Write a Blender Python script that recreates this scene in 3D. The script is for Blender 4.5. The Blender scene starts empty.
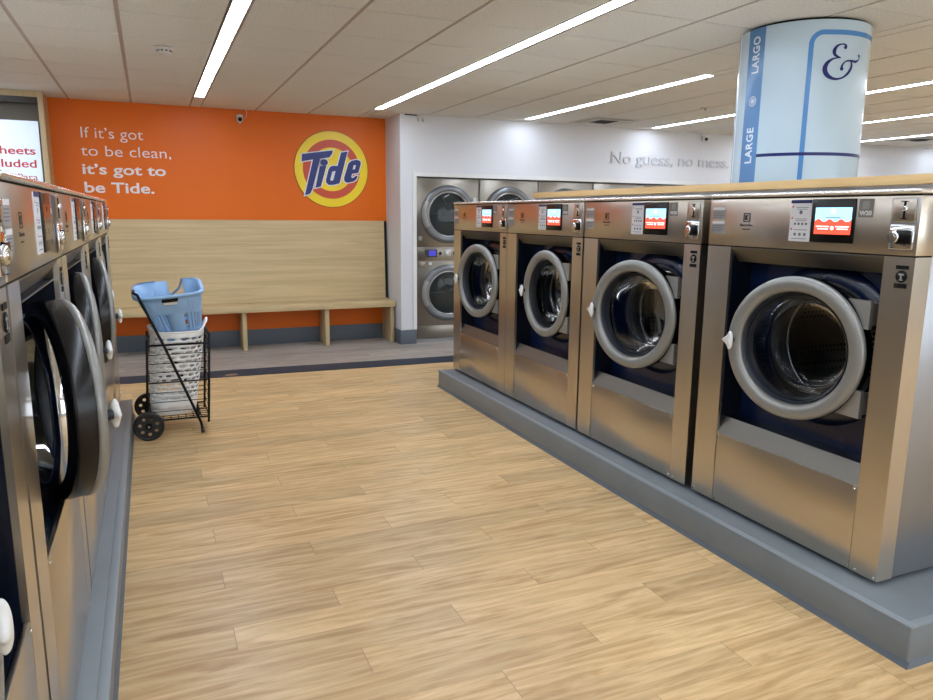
import bpy, bmesh, math, random
from mathutils import Vector, Matrix, Euler
random.seed(7)
sc = bpy.context.scene
COL = sc.collection
PI = math.pi
R = math.radians

# ------------------------------------------------------------------ camera
EYE = Vector((0, 0, 1.5))
psi, pit, rol = R(23.498), R(10.574), R(0.5827)
F = Vector((math.sin(psi) * math.cos(pit), math.cos(psi) * math.cos(pit), -math.sin(pit)))
Rt = Vector((math.cos(psi), -math.sin(psi), 0)); Up = Rt.cross(F)
R2 = Rt * math.cos(rol) + Up * math.sin(rol); U2 = Up * math.cos(rol) - Rt * math.sin(rol)
cd = bpy.data.cameras.new('camera'); cam = bpy.data.objects.new('camera', cd); COL.objects.link(cam)
cd.sensor_width = 36; cd.lens = 723.4 / 933 * 36; cd.clip_start = 0.02
cam.matrix_world = Matrix(((R2.x, U2.x, -F.x, EYE.x), (R2.y, U2.y, -F.y, EYE.y), (R2.z, U2.z, -F.z, EYE.z), (0, 0, 0, 1)))
sc.camera = cam
# ------------------------------------------------------------------ world, light, exposure
w = bpy.data.worlds.new('world'); sc.world = w; w.use_nodes = True
w.node_tree.nodes['Background'].inputs[0].default_value = (0.85, 0.92, 1, 1)
w.node_tree.nodes['Background'].inputs[1].default_value = 2.0
LAMP = 16.0                     # strength of the ceiling strips
sc.view_settings.view_transform = 'Standard'; sc.view_settings.look = 'None'
sc.view_settings.gamma = 1; sc.view_settings.use_curve_mapping = False
sc.view_settings.exposure = 0.98

# ------------------------------------------------------------------ materials
def lin(c):
    return tuple((v / 255 / 12.92 if v / 255 <= .04045 else ((v / 255 + .055) / 1.055) ** 2.4) for v in c) + (1,)
class NT:
    def __init__(s, m): s.t = m.node_tree; s.n = s.t.nodes; s.l = s.t.links
    def add(s, ty, **kw):
        n = s.n.new(ty)
        for k, v in kw.items(): setattr(n, k, v)
        return n
    def math(s, op, a, b=None, c=None):
        n = s.add('ShaderNodeMath', operation=op)
        for i, v in enumerate((a, b, c)):
            if v is None: continue
            if isinstance(v, (int, float)): n.inputs[i].default_value = v
            else: s.l.new(v, n.inputs[i])
        return n.outputs[0]
    def mix(s, fac, a, b):
        n = s.add('ShaderNodeMix', data_type='RGBA')
        for i, v in ((0, fac), (6, a), (7, b)):
            if isinstance(v, (int, float, tuple)): n.inputs[i].default_value = v
            else: s.l.new(v, n.inputs[i])
        return n.outputs[2]
    def coords(s, scale=(1, 1, 1), kind='Object'):
        tc = s.add('ShaderNodeTexCoord'); mp = s.add('ShaderNodeMapping')
        mp.inputs['Scale'].default_value = scale; s.l.new(tc.outputs[kind], mp.inputs[0]); return mp.outputs[0]
    def noise(s, vec, scale=5, detail=3, rough=.5, dist=0):
        n = s.add('ShaderNodeTexNoise'); n.inputs['Scale'].default_value = scale; n.inputs['Detail'].default_value = detail
        n.inputs['Roughness'].default_value = rough; n.inputs['Distortion'].default_value = dist
        s.l.new(vec, n.inputs['Vector']); return n.outputs['Fac']
    def ramp(s, fac, stops):
        n = s.add('ShaderNodeValToRGB'); e = n.color_ramp.elements
        e[0].position, e[0].color = stops[0]; e[1].position, e[1].color = stops[-1]
        for p, c in stops[1:-1]:
            x = e.new(p); x.color = c
        s.l.new(fac, n.inputs[0]); return n.outputs[0]
def mat(name, col, metal=0, rough=.5, spec=None, coat=0, emit=0):
    m = bpy.data.materials.new(name); m.use_nodes = True
    b = m.node_tree.nodes['Principled BSDF']
    b.inputs['Base Color'].default_value = lin(col); b.inputs['Metallic'].default_value = metal
    b.inputs['Roughness'].default_value = rough
    if spec is not None: b.inputs['Specular IOR Level'].default_value = spec
    if coat: b.inputs['Coat Weight'].default_value = coat; b.inputs['Coat Roughness'].default_value = .08
    if emit:
        b.inputs['Emission Color'].default_value = lin(col); b.inputs['Emission Strength'].default_value = emit
    return m
def nodes(m): return NT(m), m.node_tree.nodes['Principled BSDF']
def bump(nt, b, h, strength=.2, dist=.002):
    n = nt.add('ShaderNodeBump'); n.inputs['Strength'].default_value = strength; n.inputs['Distance'].default_value = dist
    nt.l.new(h, n.inputs['Height']); nt.l.new(n.outputs[0], b.inputs['Normal'])

def steel(name, col, r0, r1, axis='z', coat=.0):
    m = mat(name, col, 1, r0); nt, b = nodes(m)
    sc_ = {'z': (60, 60, 1.2), 'x': (1.2, 60, 60)}[axis]
    f = nt.noise(nt.coords(sc_), 6, 3)
    mr = nt.add('ShaderNodeMapRange'); nt.l.new(f, mr.inputs[0]); mr.inputs[3].default_value = r0; mr.inputs[4].default_value = r1
    nt.l.new(mr.outputs[0], b.inputs['Roughness'])
    big = nt.noise(nt.coords((1, 1, 1)), 2.2, 2)
    c = lin(col); nt.l.new(nt.mix(nt.noise(nt.coords((3, 3, 3)), 1.5, 2), tuple(v * .93 for v in c[:3]) + (1,), c), b.inputs['Base Color'])
    bump(nt, b, big, .12, .004)
    b.inputs['Coat Weight'].default_value = coat; b.inputs['Coat Roughness'].default_value = .07; b.inputs['Coat IOR'].default_value = 1.45
    return m
M = {}
M['steel'] = steel('brushed_steel', (200, 191, 176), .25, .34, coat=.6)
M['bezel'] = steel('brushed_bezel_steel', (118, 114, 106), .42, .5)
M['steel_trim'] = mat('satin_aluminium_trim', (226, 222, 214), .75, .2)
M['steel_dryer'] = steel('dryer_steel', (146, 140, 130), .25, .36)
M['side'] = mat('grey_coated_steel', (150, 152, 155), .85, .3)
M['chrome'] = mat('chrome', (215, 215, 215), 1, .08)
M['dull_chrome'] = mat('dull_chrome', (170, 170, 170), 1, .28)
M['recess_dark'] = mat('dark_blue_recess_edge', (10, 16, 30), 0, .25, .5)
M['navy'] = mat('navy_enamel', (5, 22, 56), 0, .25, .5)
M['ring'] = mat('silver_grey_plastic', (138, 138, 134), .35, .33)
M['ring_light'] = mat('light_grey_plastic', (150, 149, 145), .4, .38)
M['black_gloss'] = mat('black_gloss', (10, 10, 11), 0, .24, .35)
M['black'] = mat('black_matte', (10, 10, 11), 0, .6, .25)
M['rubber'] = mat('dark_rubber', (30, 35, 44), 0, .45)
M['gap'] = mat('dark_gap', (10, 10, 10), 0, .9)
M['white_plastic'] = mat('white_plastic', (214, 214, 210), 0, .35)
M['paper'] = mat('white_label', (214, 216, 220), 0, .5)
M['grey_label'] = mat('grey_label', (150, 150, 150), 0, .5)
M['tag_grey'] = mat('tag_grey', (122, 120, 116), 0, .5)
M['print_navy'] = mat('navy_print', (28, 40, 98), 0, .5)
M['print_grey'] = mat('grey_print', (95, 98, 108), 0, .5)
M['print_dark'] = mat('dark_print', (48, 44, 40), 0, .5)
M['print_red'] = mat('red_print', (205, 62, 52), 0, .5)
M['scr_blue'] = mat('screen_blue', (150, 205, 228), 0, .3, emit=.85)
M['scr_red'] = mat('screen_red', (228, 74, 54), 0, .3, emit=.85)
M['scr_white'] = mat('screen_white', (245, 245, 250), 0, .3, emit=1.0)
M['scr_navy'] = mat('screen_navy', (40, 70, 120), 0, .3, emit=.6)
M['scr_graze'] = mat('screen_grazing_blue', (70, 62, 58), 0, .15)  # grazing-angle reflection put into the colour of the left row's screens
M['scr_graze2'] = mat('screen_grazing_red', (62, 40, 34), 0, .15)
M['lcd'] = mat('blue_lcd', (42, 38, 150), 0, .3, emit=.5)
M['orange'] = mat('orange_paint', (228, 108, 6), 0, .42, .3)
M['white_wall'] = mat('white_paint', (214, 215, 219), 0, .5)
M['raised_white'] = mat('raised_letter_white', (196, 198, 204), 0, .4)
M['white_trim'] = mat('white_trim', (222, 222, 220), 0, .4)
M['room_wall'] = mat('room_wall_paint', (190, 190, 188), 0, .6)
M['plinth'] = mat('grey_vinyl', (112, 119, 124), 0, .42); nt, b = nodes(M['plinth'])
nt.l.new(nt.mix(nt.noise(nt.coords((1, 1, 1)), 3.5, 5), lin((100, 108, 113)), lin((122, 129, 134))), b.inputs['Base Color'])
M['plinth_edge'] = mat('vinyl_edge_strip', (128, 136, 142), 0, .38)
M['cove'] = mat('slate_rubber', (88, 96, 104), 0, .5)
M['strip'] = mat('navy_floor_strip', (44, 50, 64), 0, .55, .3)
M['col_wrap'] = mat('pale_blue_wrap', (192, 214, 228), 0, .22, .5)
M['stripe'] = mat('mid_blue_wrap', (92, 140, 192), 0, .22, .6)
M['line_blue'] = mat('bright_blue_wrap', (78, 140, 205), 0, .22, .6)
M['navy_ink'] = mat('navy_wrap', (14, 28, 104), 0, .3, .4)
M['wrap_white'] = mat('white_wrap_print', (215, 228, 240), 0, .3)
M['yellow'] = mat('yellow_vinyl', (245, 215, 10), 0, .35)
M['logo_red'] = mat('red_orange_vinyl', (205, 74, 40), 0, .4)
M['logo_blue'] = mat('deep_blue_vinyl', (20, 34, 112), 0, .4)
M['logo_white'] = mat('white_vinyl', (232, 232, 240), 0, .4)
M['logo_edge'] = mat('brown_vinyl_edge', (140, 70, 10), 0, .5)
M['letter_white'] = mat('white_letter', (238, 228, 222), 0, .4)
M['basket_white'] = mat('white_basket_plastic', (242, 242, 240), 0, .35)
M['basket_blue'] = mat('light_blue_basket_plastic', (146, 184, 224), 0, .3)
M['wheel'] = mat('black_wheel_plastic', (18, 18, 18), 0, .45)
M['detector'] = mat('detector_plastic', (205, 202, 195), 0, .5)
M['sign'] = mat('pale_blue_sign', (214, 228, 244), 0, .3, emit=.25)
M['sign_back'] = mat('dark_taupe', (96, 90, 80), 0, .7)
M['tan_plate'] = mat('tan_plate', (150, 122, 96), 0, .4)
M['diffuser'] = mat('light_diffuser', (226, 238, 255), 0, .5, emit=LAMP)
M['lamp_rim'] = mat('lamp_rim', (170, 160, 148), 0, .6)

# glass: a thin see-through pane with fresnel reflections
def glass(name, tint, trans):
    m = bpy.data.materials.new(name); m.use_nodes = True; nt = NT(m); nt.n.clear()
    out = nt.add('ShaderNodeOutputMaterial'); mx = nt.add('ShaderNodeMixShader'); fr = nt.add('ShaderNodeFresnel'); fr.inputs[0].default_value = 1.5
    t = nt.add('ShaderNodeBsdfTransparent'); t.inputs[0].default_value = tint; g = nt.add('ShaderNodeBsdfGlossy'); g.inputs['Roughness'].default_value = .03
    nt.l.new(nt.math('MULTIPLY', fr.outputs[0], .5), mx.inputs[0]); nt.l.new(t.outputs[0], mx.inputs[1]); nt.l.new(g.outputs[0], mx.inputs[2]); nt.l.new(mx.outputs[0], out.inputs[0])
    return m
M['glass'] = glass('door_glass', (.42, .46, .48, 1), 1)
# perforated drum steel
M['drum'] = mat('perforated_drum_steel', (120, 118, 114), 1, .42); nt, b = nodes(M['drum'])
v = nt.add('ShaderNodeTexVoronoi'); v.inputs['Scale'].default_value = 42; v.inputs['Randomness'].default_value = 0
nt.l.new(nt.coords(), v.inputs['Vector'])
k = nt.math('LESS_THAN', v.outputs['Distance'], .3)
nt.l.new(nt.mix(k, lin((122, 120, 114)), (0.004, .004, .004, 1)), b.inputs['Base Color'])
# ceiling tile
M['tile'] = mat('ceiling_tile', (200, 190, 175), 0, .9); nt, b = nodes(M['tile'])
f = nt.noise(nt.coords(), 90, 4, .7)
nt.l.new(nt.mix(nt.ramp(f, [(.35, (0, 0, 0, 1)), (.65, (1, 1, 1, 1))]), lin((206, 204, 198)), lin((232, 231, 226))), b.inputs['Base Color'])
bump(nt, b, f, .4, .004)
M['grid'] = mat('ceiling_grid_paint', (176, 160, 150), 0, .6)
# wood plank floor: rows .152 wide, planks 1.2 long stepping by a third
def planks(name, w, l, step, x0, y0, cols, seam, rough, gx=1.0):
    m = mat(name, (190, 160, 120), 0, rough); nt, b = nodes(m)
    tc = nt.add('ShaderNodeTexCoord'); sp = nt.add('ShaderNodeSeparateXYZ'); nt.l.new(tc.outputs['Object'], sp.inputs[0])
    yr = nt.math('DIVIDE', nt.math('SUBTRACT', sp.outputs[1], y0), w); row = nt.math('FLOOR', yr); fy = nt.math('FRACT', yr)
    xr = nt.math('DIVIDE', nt.math('SUBTRACT', nt.math('SUBTRACT', sp.outputs[0], x0), nt.math('MULTIPLY', row, step)), l)
    cell = nt.math('FLOOR', xr); fx = nt.math('FRACT', xr)
    cv = nt.add('ShaderNodeCombineXYZ'); nt.l.new(row, cv.inputs[0]); nt.l.new(cell, cv.inputs[1])
    wn = nt.add('ShaderNodeTexWhiteNoise', noise_dimensions='3D'); nt.l.new(cv.outputs[0], wn.inputs[0])
    # grain: offset per plank
    off = nt.add('ShaderNodeVectorMath', operation='MULTIPLY_ADD'); nt.l.new(wn.outputs['Color'], off.inputs[0]); off.inputs[1].default_value = (30, 30, 30); nt.l.new(tc.outputs['Object'], off.inputs[2])
    mp = nt.add('ShaderNodeMapping'); mp.inputs['Scale'].default_value = (.9 * gx, 6.5, 1); nt.l.new(off.outputs[0], mp.inputs[0])
    g1 = nt.ramp(nt.noise(mp.outputs[0], 2.0, 6, .62, 1.6), [(.34, (0, 0, 0, 1)), (.66, (1, 1, 1, 1))])
    mp2 = nt.add('ShaderNodeMapping'); mp2.inputs['Scale'].default_value = (3 * gx, 70, 1); nt.l.new(off.outputs[0], mp2.inputs[0])
    g2 = nt.noise(mp2.outputs[0], 2, 4, .7, .3)
    wv = nt.add('ShaderNodeTexWave', wave_type='BANDS', bands_direction='Y'); wv.inputs['Scale'].default_value = 1.0; wv.inputs['Distortion'].default_value = 11
    wv.inputs['Detail'].default_value = 3; wv.inputs['Detail Scale'].default_value = 1.2; nt.l.new(mp.outputs[0], wv.inputs[0])
    base = nt.mix(g1, lin(cols[0]), lin(cols[1]))
    base = nt.mix(nt.math('MULTIPLY', nt.ramp(wv.outputs['Fac'], [(.5, (0, 0, 0, 1)), (.95, (1, 1, 1, 1))]), .32), base, lin(cols[2]))
    base = nt.mix(nt.math('MULTIPLY', nt.ramp(g2, [(.42, (0, 0, 0, 1)), (.75, (1, 1, 1, 1))]), .28), base, lin(cols[3]))
    hsv = nt.add('ShaderNodeHueSaturation'); nt.l.new(base, hsv.inputs['Color'])
    nt.l.new(nt.math('MULTIPLY_ADD', wn.outputs['Value'], .26, .84), hsv.inputs['Value'])
    dy = nt.math('MINIMUM', fy, nt.math('SUBTRACT', 1, fy)); dx = nt.math('MINIMUM', fx, nt.math('SUBTRACT', 1, fx))
    s1 = nt.math('LESS_THAN', nt.math('MULTIPLY', dy, w), .0012); s2 = nt.math('LESS_THAN', nt.math('MULTIPLY', dx, l), .0016)
    s = nt.math('MULTIPLY', nt.math('MAXIMUM', nt.math('MULTIPLY', s1, .35), s2), seam)
    nt.l.new(nt.mix(s, hsv.outputs[0], lin((95, 72, 50))), b.inputs['Base Color'])
    mr = nt.add('ShaderNodeMapRange'); nt.l.new(g1, mr.inputs[0]); mr.inputs[3].default_value = rough - .06; mr.inputs[4].default_value = rough + .08
    nt.l.new(mr.outputs[0], b.inputs['Roughness']); bump(nt, b, g2, .12, .001)
    return m
M['floor'] = planks('oak_plank_floor', .152, 1.2, .4, .19, 2.41, [(216, 184, 134), (178, 142, 94), (230, 202, 154), (138, 102, 62)], .5, .36)
M['floor_grey'] = planks('grey_plank_floor', .152, 1.2, .4, .1, 7.1, [(178, 168, 156), (150, 140, 130), (168, 158, 147), (134, 124, 114)], .3, .4)
def laminate(name, c0, c1, c2, scale):
    m = mat(name, c0, 0, .4); nt, b = nodes(m)
    a = nt.noise(nt.coords(scale), 1.6, 4, .6, .6); d = nt.noise(nt.coords(tuple(v * 4 for v in scale)), 2.5, 3)
    c = nt.mix(nt.ramp(a, [(.35, (0, 0, 0, 1)), (.65, (1, 1, 1, 1))]), lin(c0), lin(c1)); c = nt.mix(nt.math('MULTIPLY', d, .4), c, lin(c2))
    nt.l.new(c, b.inputs['Base Color']); return m
M['bench'] = laminate('pale_oak_laminate', (214, 190, 144), (192, 168, 124), (170, 146, 104), (.6, 14, 14))
M['bench_v'] = laminate('pale_oak_laminate_upright', (206, 184, 142), (188, 166, 124), (168, 146, 108), (14, 14, .6))
M['counter'] = laminate('light_maple_laminate', (216, 184, 130), (202, 168, 114), (186, 150, 98), (10, .5, 14))

# ------------------------------------------------------------------ mesh helpers
class MB:
    """collects shapes; build() links them as ONE mesh object"""
    def __init__(s): s.bm = bmesh.new(); s.mi = 0
    def _f(s, fs, smooth=False):
        for f in fs: f.material_index = s.mi; f.smooth = smooth
    def box(s, lo, hi, bev=0, seg=2):
        tmp = bmesh.new(); bmesh.ops.create_cube(tmp, size=1)
        for v in tmp.verts:
            v.co = Vector([lo[i] + (hi[i] - lo[i]) * (v.co[i] + .5) for i in range(3)])
        if bev: bmesh.ops.bevel(tmp, geom=tmp.edges[:], offset=bev, segments=seg, affect='EDGES', profile=.5)
        s.merge(tmp, smooth=bool(bev)); return s
    def merge(s, tmp, mtx=None, smooth=False):
        mp = {}
        for v in tmp.verts: mp[v] = s.bm.verts.new(mtx @ v.co if mtx else v.co)
        for f in tmp.faces:
            try: n = s.bm.faces.new([mp[v] for v in f.verts])
            except ValueError: continue
            n.material_index = s.mi; n.smooth = smooth
        tmp.free()
    def poly(s, pts, ax, a, b):
        """prism: 2-D outline pts extruded along axis ax from a to b"""
        def P(p, t): return {'x': (t, p[0], p[1]), 'y': (p[0], t, p[1]), 'z': (p[0], p[1], t)}[ax]
        A = [s.bm.verts.new(P(p, a)) for p in pts]; B = [s.bm.verts.new(P(p, b)) for p in pts]; n = len(pts)
        fs = [s.bm.faces.new(A[::-1]), s.bm.faces.new(B)] + [s.bm.faces.new((A[i], A[(i + 1) % n], B[(i + 1) % n], B[i])) for i in range(n)]
        s._f(fs); return s
    def lathe(s, prof, c, axis='y', n=48, smooth=True, close=False, a0=0, a1=2 * PI):
        """prof: (radius, offset along axis); rings joined"""
        full = abs(a1 - a0 - 2 * PI) < 1e-6; rings = []
        for r, o in prof:
            rg = []
            for i in range(n if full else n + 1):
                t = a0 + (a1 - a0) * i / n
                if axis == 'y': p = (c[0] + r * math.cos(t), c[1] + o, c[2] + r * math.sin(t))
                elif axis == 'z': p = (c[0] + r * math.cos(t), c[1] + r * math.sin(t), c[2] + o)
                else: p = (c[0] + o, c[1] + r * math.cos(t), c[2] + r * math.sin(t))
                rg.append(s.bm.verts.new(p))
            rings.append(rg)
        m = len(rings); L = n if full else n
        for j in range(m if close else m - 1):
            A, B = rings[j], rings[(j + 1) % m]
            for i in range(L):
                k = (i + 1) % len(A)
                f = s.bm.faces.new((A[i], A[k], B[k], B[i])); f.smooth = smooth; f.material_index = s.mi
        return s
    def disc(s, c, r, axis='y', n=40, d=.0):
        pts = []
        for i in range(n):
            t = 2 * PI * i / n; a, b = r * math.cos(t), r * math.sin(t)
            pts.append(s.bm.verts.new({'y': (c[0] + a, c[1], c[2] + b), 'z': (c[0] + a, c[1] + b, c[2]), 'x': (c[0], c[1] + a, c[2] + b)}[axis]))
        s._f([s.bm.faces.new(pts)]); return s
    def cyl(s, c, r, o0, o1, axis='y', n=32, bev=.0):
        p = [(r - bev, o0), (r, o0 + bev * (1 if o1 > o0 else -1)), (r, o1 - bev * (1 if o1 > o0 else -1)), (r - bev, o1)] if bev else [(r, o0), (r, o1)]
        s.lathe(p, c, axis, n)
        for o in (o0, o1):
            q = list(c); q[{'x': 0, 'y': 1, 'z': 2}[axis]] += o; s.disc(q, r - bev, axis, n)
        return s
    def tube(s, pts, r, n=10, closed=False, cap=True):
        pts = [Vector(p) for p in pts]; m = len(pts); rings = []; up = None
        for i, p in enumerate(pts):
            a = pts[(i - 1) % m] if closed or i > 0 else p; b_ = pts[(i + 1) % m] if closed or i < m - 1 else p
            d = (b_ - a).normalized()
            if up is None:
                up = Vector((0, 0, 1)) if abs(d.z) < .9 else Vector((1, 0, 0))
            x = d.cross(up).normalized(); up = x.cross(d).normalized()
            rr = r[i] if isinstance(r, (list, tuple)) else r
            rings.append([s.bm.verts.new(p + x * rr * math.cos(2 * PI * k / n) + up * rr * math.sin(2 * PI * k / n)) for k in range(n)])
        for j in range(m if closed else m - 1):
            A, B = rings[j], rings[(j + 1) % m]
            for k in range(n):
                f = s.bm.faces.new((A[k], A[(k + 1) % n], B[(k + 1) % n], B[k])); f.smooth = True; f.material_index = s.mi
        if cap and not closed: s._f([s.bm.faces.new(rings[0][::-1]), s.bm.faces.new(rings[-1])])
        return s
    def quad(s, *p):
        s._f([s.bm.faces.new([s.bm.verts.new(q) for q in p])]); return s
    def build(s, name, mats, parent=None, fix=True):
        if fix: bmesh.ops.recalc_face_normals(s.bm, faces=s.bm.faces[:])
        me = bpy.data.meshes.new(name); s.bm.to_mesh(me); s.bm.free()
        for m_ in (mats if isinstance(mats, (list, tuple)) else [mats]): me.materials.append(m_)
        o = bpy.data.objects.new(name, me); COL.objects.link(o)
        if parent: o.parent = parent
        return o
def tag(o, label=None, cat=None, group=None, kind=None):
    if label: o['label'] = label
    if cat: o['category'] = cat
    if group: o['group'] = group
    if kind: o['kind'] = kind
    return o
def empty(name, loc=(0, 0, 0), rz=0, label=None, cat=None, group=None):
    o = bpy.data.objects.new(name, None); COL.objects.link(o); o.location = loc; o.rotation_euler = (0, 0, rz); o.empty_display_size = .1
    return tag(o, label, cat, group)
def struct(name, mb, m): return tag(mb.build(name, m), kind='structure')
def copy_tree(o, parent=None):
    c = o.copy(); COL.objects.link(c)
    if parent: c.parent = parent
    for ch in list(o.children): copy_tree(ch, c)
    return c
def curve_mesh(cu, conv=None):
    """turn a temporary curve into a bmesh"""
    ob = bpy.data.objects.new('tmp', cu); COL.objects.link(ob)
    bpy.context.view_layer.update()
    dg = bpy.context.evaluated_depsgraph_get(); me = bpy.data.meshes.new_from_object(ob.evaluated_get(dg))
    bm = bmesh.new(); bm.from_mesh(me)
    bpy.data.objects.remove(ob); bpy.data.meshes.remove(me)
    return bm
def text_bm(txt, height, depth=.002, bold=0, width=None, spacing=1.0, align='LEFT', shear=0):
    """text in the XY plane, cap height = height, optionally squeezed to width"""
    cu = bpy.data.curves.new('tmp', 'FONT'); cu.body = txt; cu.size = 1; cu.extrude = .5; cu.offset = bold; cu.space_character = spacing; cu.resolution_u = 4; cu.shear = shear
    bm = curve_mesh(cu); bpy.data.curves.remove(cu)
    xs = [v.co.x for v in bm.verts]; x0, x1 = min(xs), max(xs); k = height / .729
    kx = width / (x1 - x0) if width else k
    sh = {'LEFT': 0, 'CENTER': .5, 'RIGHT': 1}[align] * (x1 - x0)
    for v in bm.verts: v.co = Vector(((v.co.x - x0 - sh) * kx, v.co.y * k, (v.co.z + .5) * depth))
    return bm
def shape_bm(polys, offset=0, depth=.002):
    """closed 2-D outlines (inner ones become holes) turned into a thin solid"""
    cu = bpy.data.curves.new('tmp', 'CURVE'); cu.dimensions = '2D'; cu.fill_mode = 'BOTH'; cu.extrude = depth / 2; cu.offset = offset
    for p in polys:
        sp = cu.splines.new('POLY'); sp.points.add(len(p) - 1); sp.use_cyclic_u = True
        for q, pt in zip(sp.points, p): q.co = (pt[0], pt[1], 0, 1)
    bm = curve_mesh(cu); bpy.data.curves.remove(cu)
    for v in bm.verts: v.co.z += depth / 2
    return bm
def plane_mtx(origin, face):
    """maps text-plane XY(+Z towards viewer) on to a wall; face = the way the wall looks"""
    if face == '-y': X, Y, Z = Vector((1, 0, 0)), Vector((0, 0, 1)), Vector((0, -1, 0))
    elif face == '+x': X, Y, Z = Vector((0, 1, 0)), Vector((0, 0, 1)), Vector((1, 0, 0))
    m = Matrix((X, Y, Z)).transposed().to_4x4(); m.translation = Vector(origin); return m

# ================================================================== SETTING
X0, X1, Y0, YW, ZC = -4.2, 13.0, -4.5, 8.5, 2.60
mb = MB(); mb.box((X0, Y0, -.1), (X1, 8.7, 0)); struct('floor', mb, M['floor'])
# grey plank strip of floor before the bench and the dryers; navy dividing strip, slightly out of square
def ys(x): return 6.92 - (x + .4) * .0375
mb = MB(); mb.poly([(X0, ys(X0) + .28), (X1, ys(X1) + .28), (X1, 8.6), (X0, 8.6)], 'z', -.02, .003); struct('trim_1', mb, M['floor_grey'])
mb = MB(); mb.poly([(X0, ys(X0)), (X1, ys(X1)), (X1, ys(X1) + .29), (X0, ys(X0) + .29)], 'z', -.02, .006); struct('trim_2', mb, M['strip'])
# walls
XC = 2.625                                   # where the orange wall ends at the white return
mb = MB(); mb.box((X0, YW, 0), (XC + .02, YW + .15, 2.8)); struct('wall_orange', mb, M['orange'])
ND0, ND1, NZ = 2.815, 6.80, 1.925             # dryer niche
mb = MB(); mb.box((XC, 7.95, 0), (ND0, 9.1, 2.8)); mb.box((ND0, 7.95, NZ), (ND1, 9.1, 2.8)); mb.box((ND1, 7.95, 0), (X1, 9.1, 2.8)); mb.box((ND0, 9.0, 0), (ND1, 9.1, NZ))
struct('wall_white', mb, M['white_wall'])
mb = MB(); mb.box((ND0 - .045, 7.938, 0.18), (ND0, 7.95, NZ + .045)); mb.box((ND0, 7.938, NZ), (ND1, 7.95, NZ + .045)); struct('trim_3', mb, M['white_trim'])
mb = MB(); mb.box((X0 - .15, Y0, 0), (X0, 8.7, 2.8)); struct('wall_left', mb, M['room_wall'])
mb = MB(); mb.box((X1, Y0, 0), (X1 + .15, 8.7, 2.8)); struct('wall_right', mb, M['room_wall'])
mb = MB()
for a, b2, c0, c1 in ((X0, .4, 0, 2.8), (9.4, X1, 0, 2.8), (.4, 9.4, 0, .35), (.4, 9.4, 2.45, 2.8)): mb.box((a, Y0 - .15, c0), (b2, Y0, c1))
struct('wall_front', mb, M['room_wall'])
mb = MB()
for i in range(5): x = .4 + i * 2.25; mb.box((max(x - .03, .4), Y0 - .1, .35), (min(x + .03, 9.4), Y0 - .04, 2.45))
mb.box((.4, Y0 - .1, .35), (9.4, Y0 - .04, .39)); mb.box((.4, Y0 - .1, 2.41), (9.4, Y0 - .04, 2.45)); struct('unseen_window_1', mb, M['dull_chrome'])  # unseen storefront window, put in behind the camera for cool daylight
mb = MB(); mb.box((-.8, YW - .012, 0), (XC, YW, .185), .003); struct('baseboard_back', mb, M['cove'])
mb = MB(); mb.box((XC - .012, 7.94, 0), (XC, YW - .012, .17), .003); mb.box((XC - .012, 7.938, 0), (ND0 - .004, 7.95, .17), .003); struct('baseboard_return', mb, M['cove'])
# ceiling: board above, tegular tiles hanging below it between the light strips
LX = [.53 + 1.805 * k for k in range(-2, 7)]; LW = .051; LY0, LY1 = -3.6, 7.8
mb = MB(); mb.box((X0, Y0, ZC + .035), (X1, 8.7, ZC + .15)); mb.mi = 1
xs = []
for lx in LX:
    w3 = (1.805 - 2 * LW) / 3
    xs += [(lx + LW + w3 * i, lx + LW + w3 * (i + 1)) for i in range(3)]
xs = [(LX[0] - LW - w3 * (i + 1), LX[0] - LW - w3 * i) for i in range(2)] + xs
yrow = 4.72 - .6 * 15
tb = MB(); tb.mi = 0
for a, b2 in xs:
    y = yrow
    while y < 8.6:
        lo = (max(a + .012, X0), max(y + .004, Y0), ZC); hi = (min(b2 - .012, X1), min(y + .596, 8.5), ZC + .03)
        if hi[0] > lo[0] and hi[1] > lo[1]: mb.box(lo, hi)
        y += .6
for lx in LX: mb.box((lx - LW, LY1 + .004, ZC), (lx + LW, 8.5, ZC + .03))
mb.box((LX[4] - LW, Y0, ZC), (LX[4] + LW, 4.746, ZC + .03))
tb.bm.free()
mb.mi = 2
for a, b2 in xs: mb.box((a - .0125, Y0, ZC + .004), (a + .0125, 8.5, ZC + .02))
struct('ceiling', mb, [M['room_wall'], M['tile'], M['grid']])

# ================================================================== CEILING FIXTURES
def strip_light(lx, label, LY0=LY0):
    t = empty('linear_ceiling_light', (lx, (LY0 + LY1) / 2, ZC), 0, label, 'ceiling light', 'recessed strip lights')
    h = (LY1 - LY0) / 2
    m = MB(); m.box((-LW, -h, .002), (-LW + .008, h, .034)); m.box((LW - .008, -h, .002), (LW, h, .034)); m.box((-LW + .008, h - .008, .002), (LW - .008, h, .034)); m.box((-LW + .008, -h, .002), (LW - .008, -h + .008, .034))
    m.build('housing', M['lamp_rim'], t)
    m = MB(); m.box((-LW + .009, -h + .009, .004), (LW - .009, h - .009, .02)); m.build('diffuser', M['diffuser'], t)
    return t
lab = {0: 'recessed strip light beyond the far left edge of the view', 1: 'recessed strip light above the left washer row, out at the edge of view', 2: 'white ceiling strip light ending above the left part of the orange wall',
       3: 'white ceiling strip light ending beside the round orange wall logo', 4: 'white ceiling strip light ending left of the ceiling air vent by the white wall',
       5: 'white ceiling strip light ending above the raised wall lettering, running behind the round column', 6: 'uppermost of the three strip lights seen right of the round column',
       7: 'middle of the three strip lights seen right of the round column', 8: 'lowest of the three strip lights seen right of the round column'}
for i, lx in enumerate(LX): strip_light(lx, lab[i], 4.75 if i == 4 else LY0)
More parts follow.
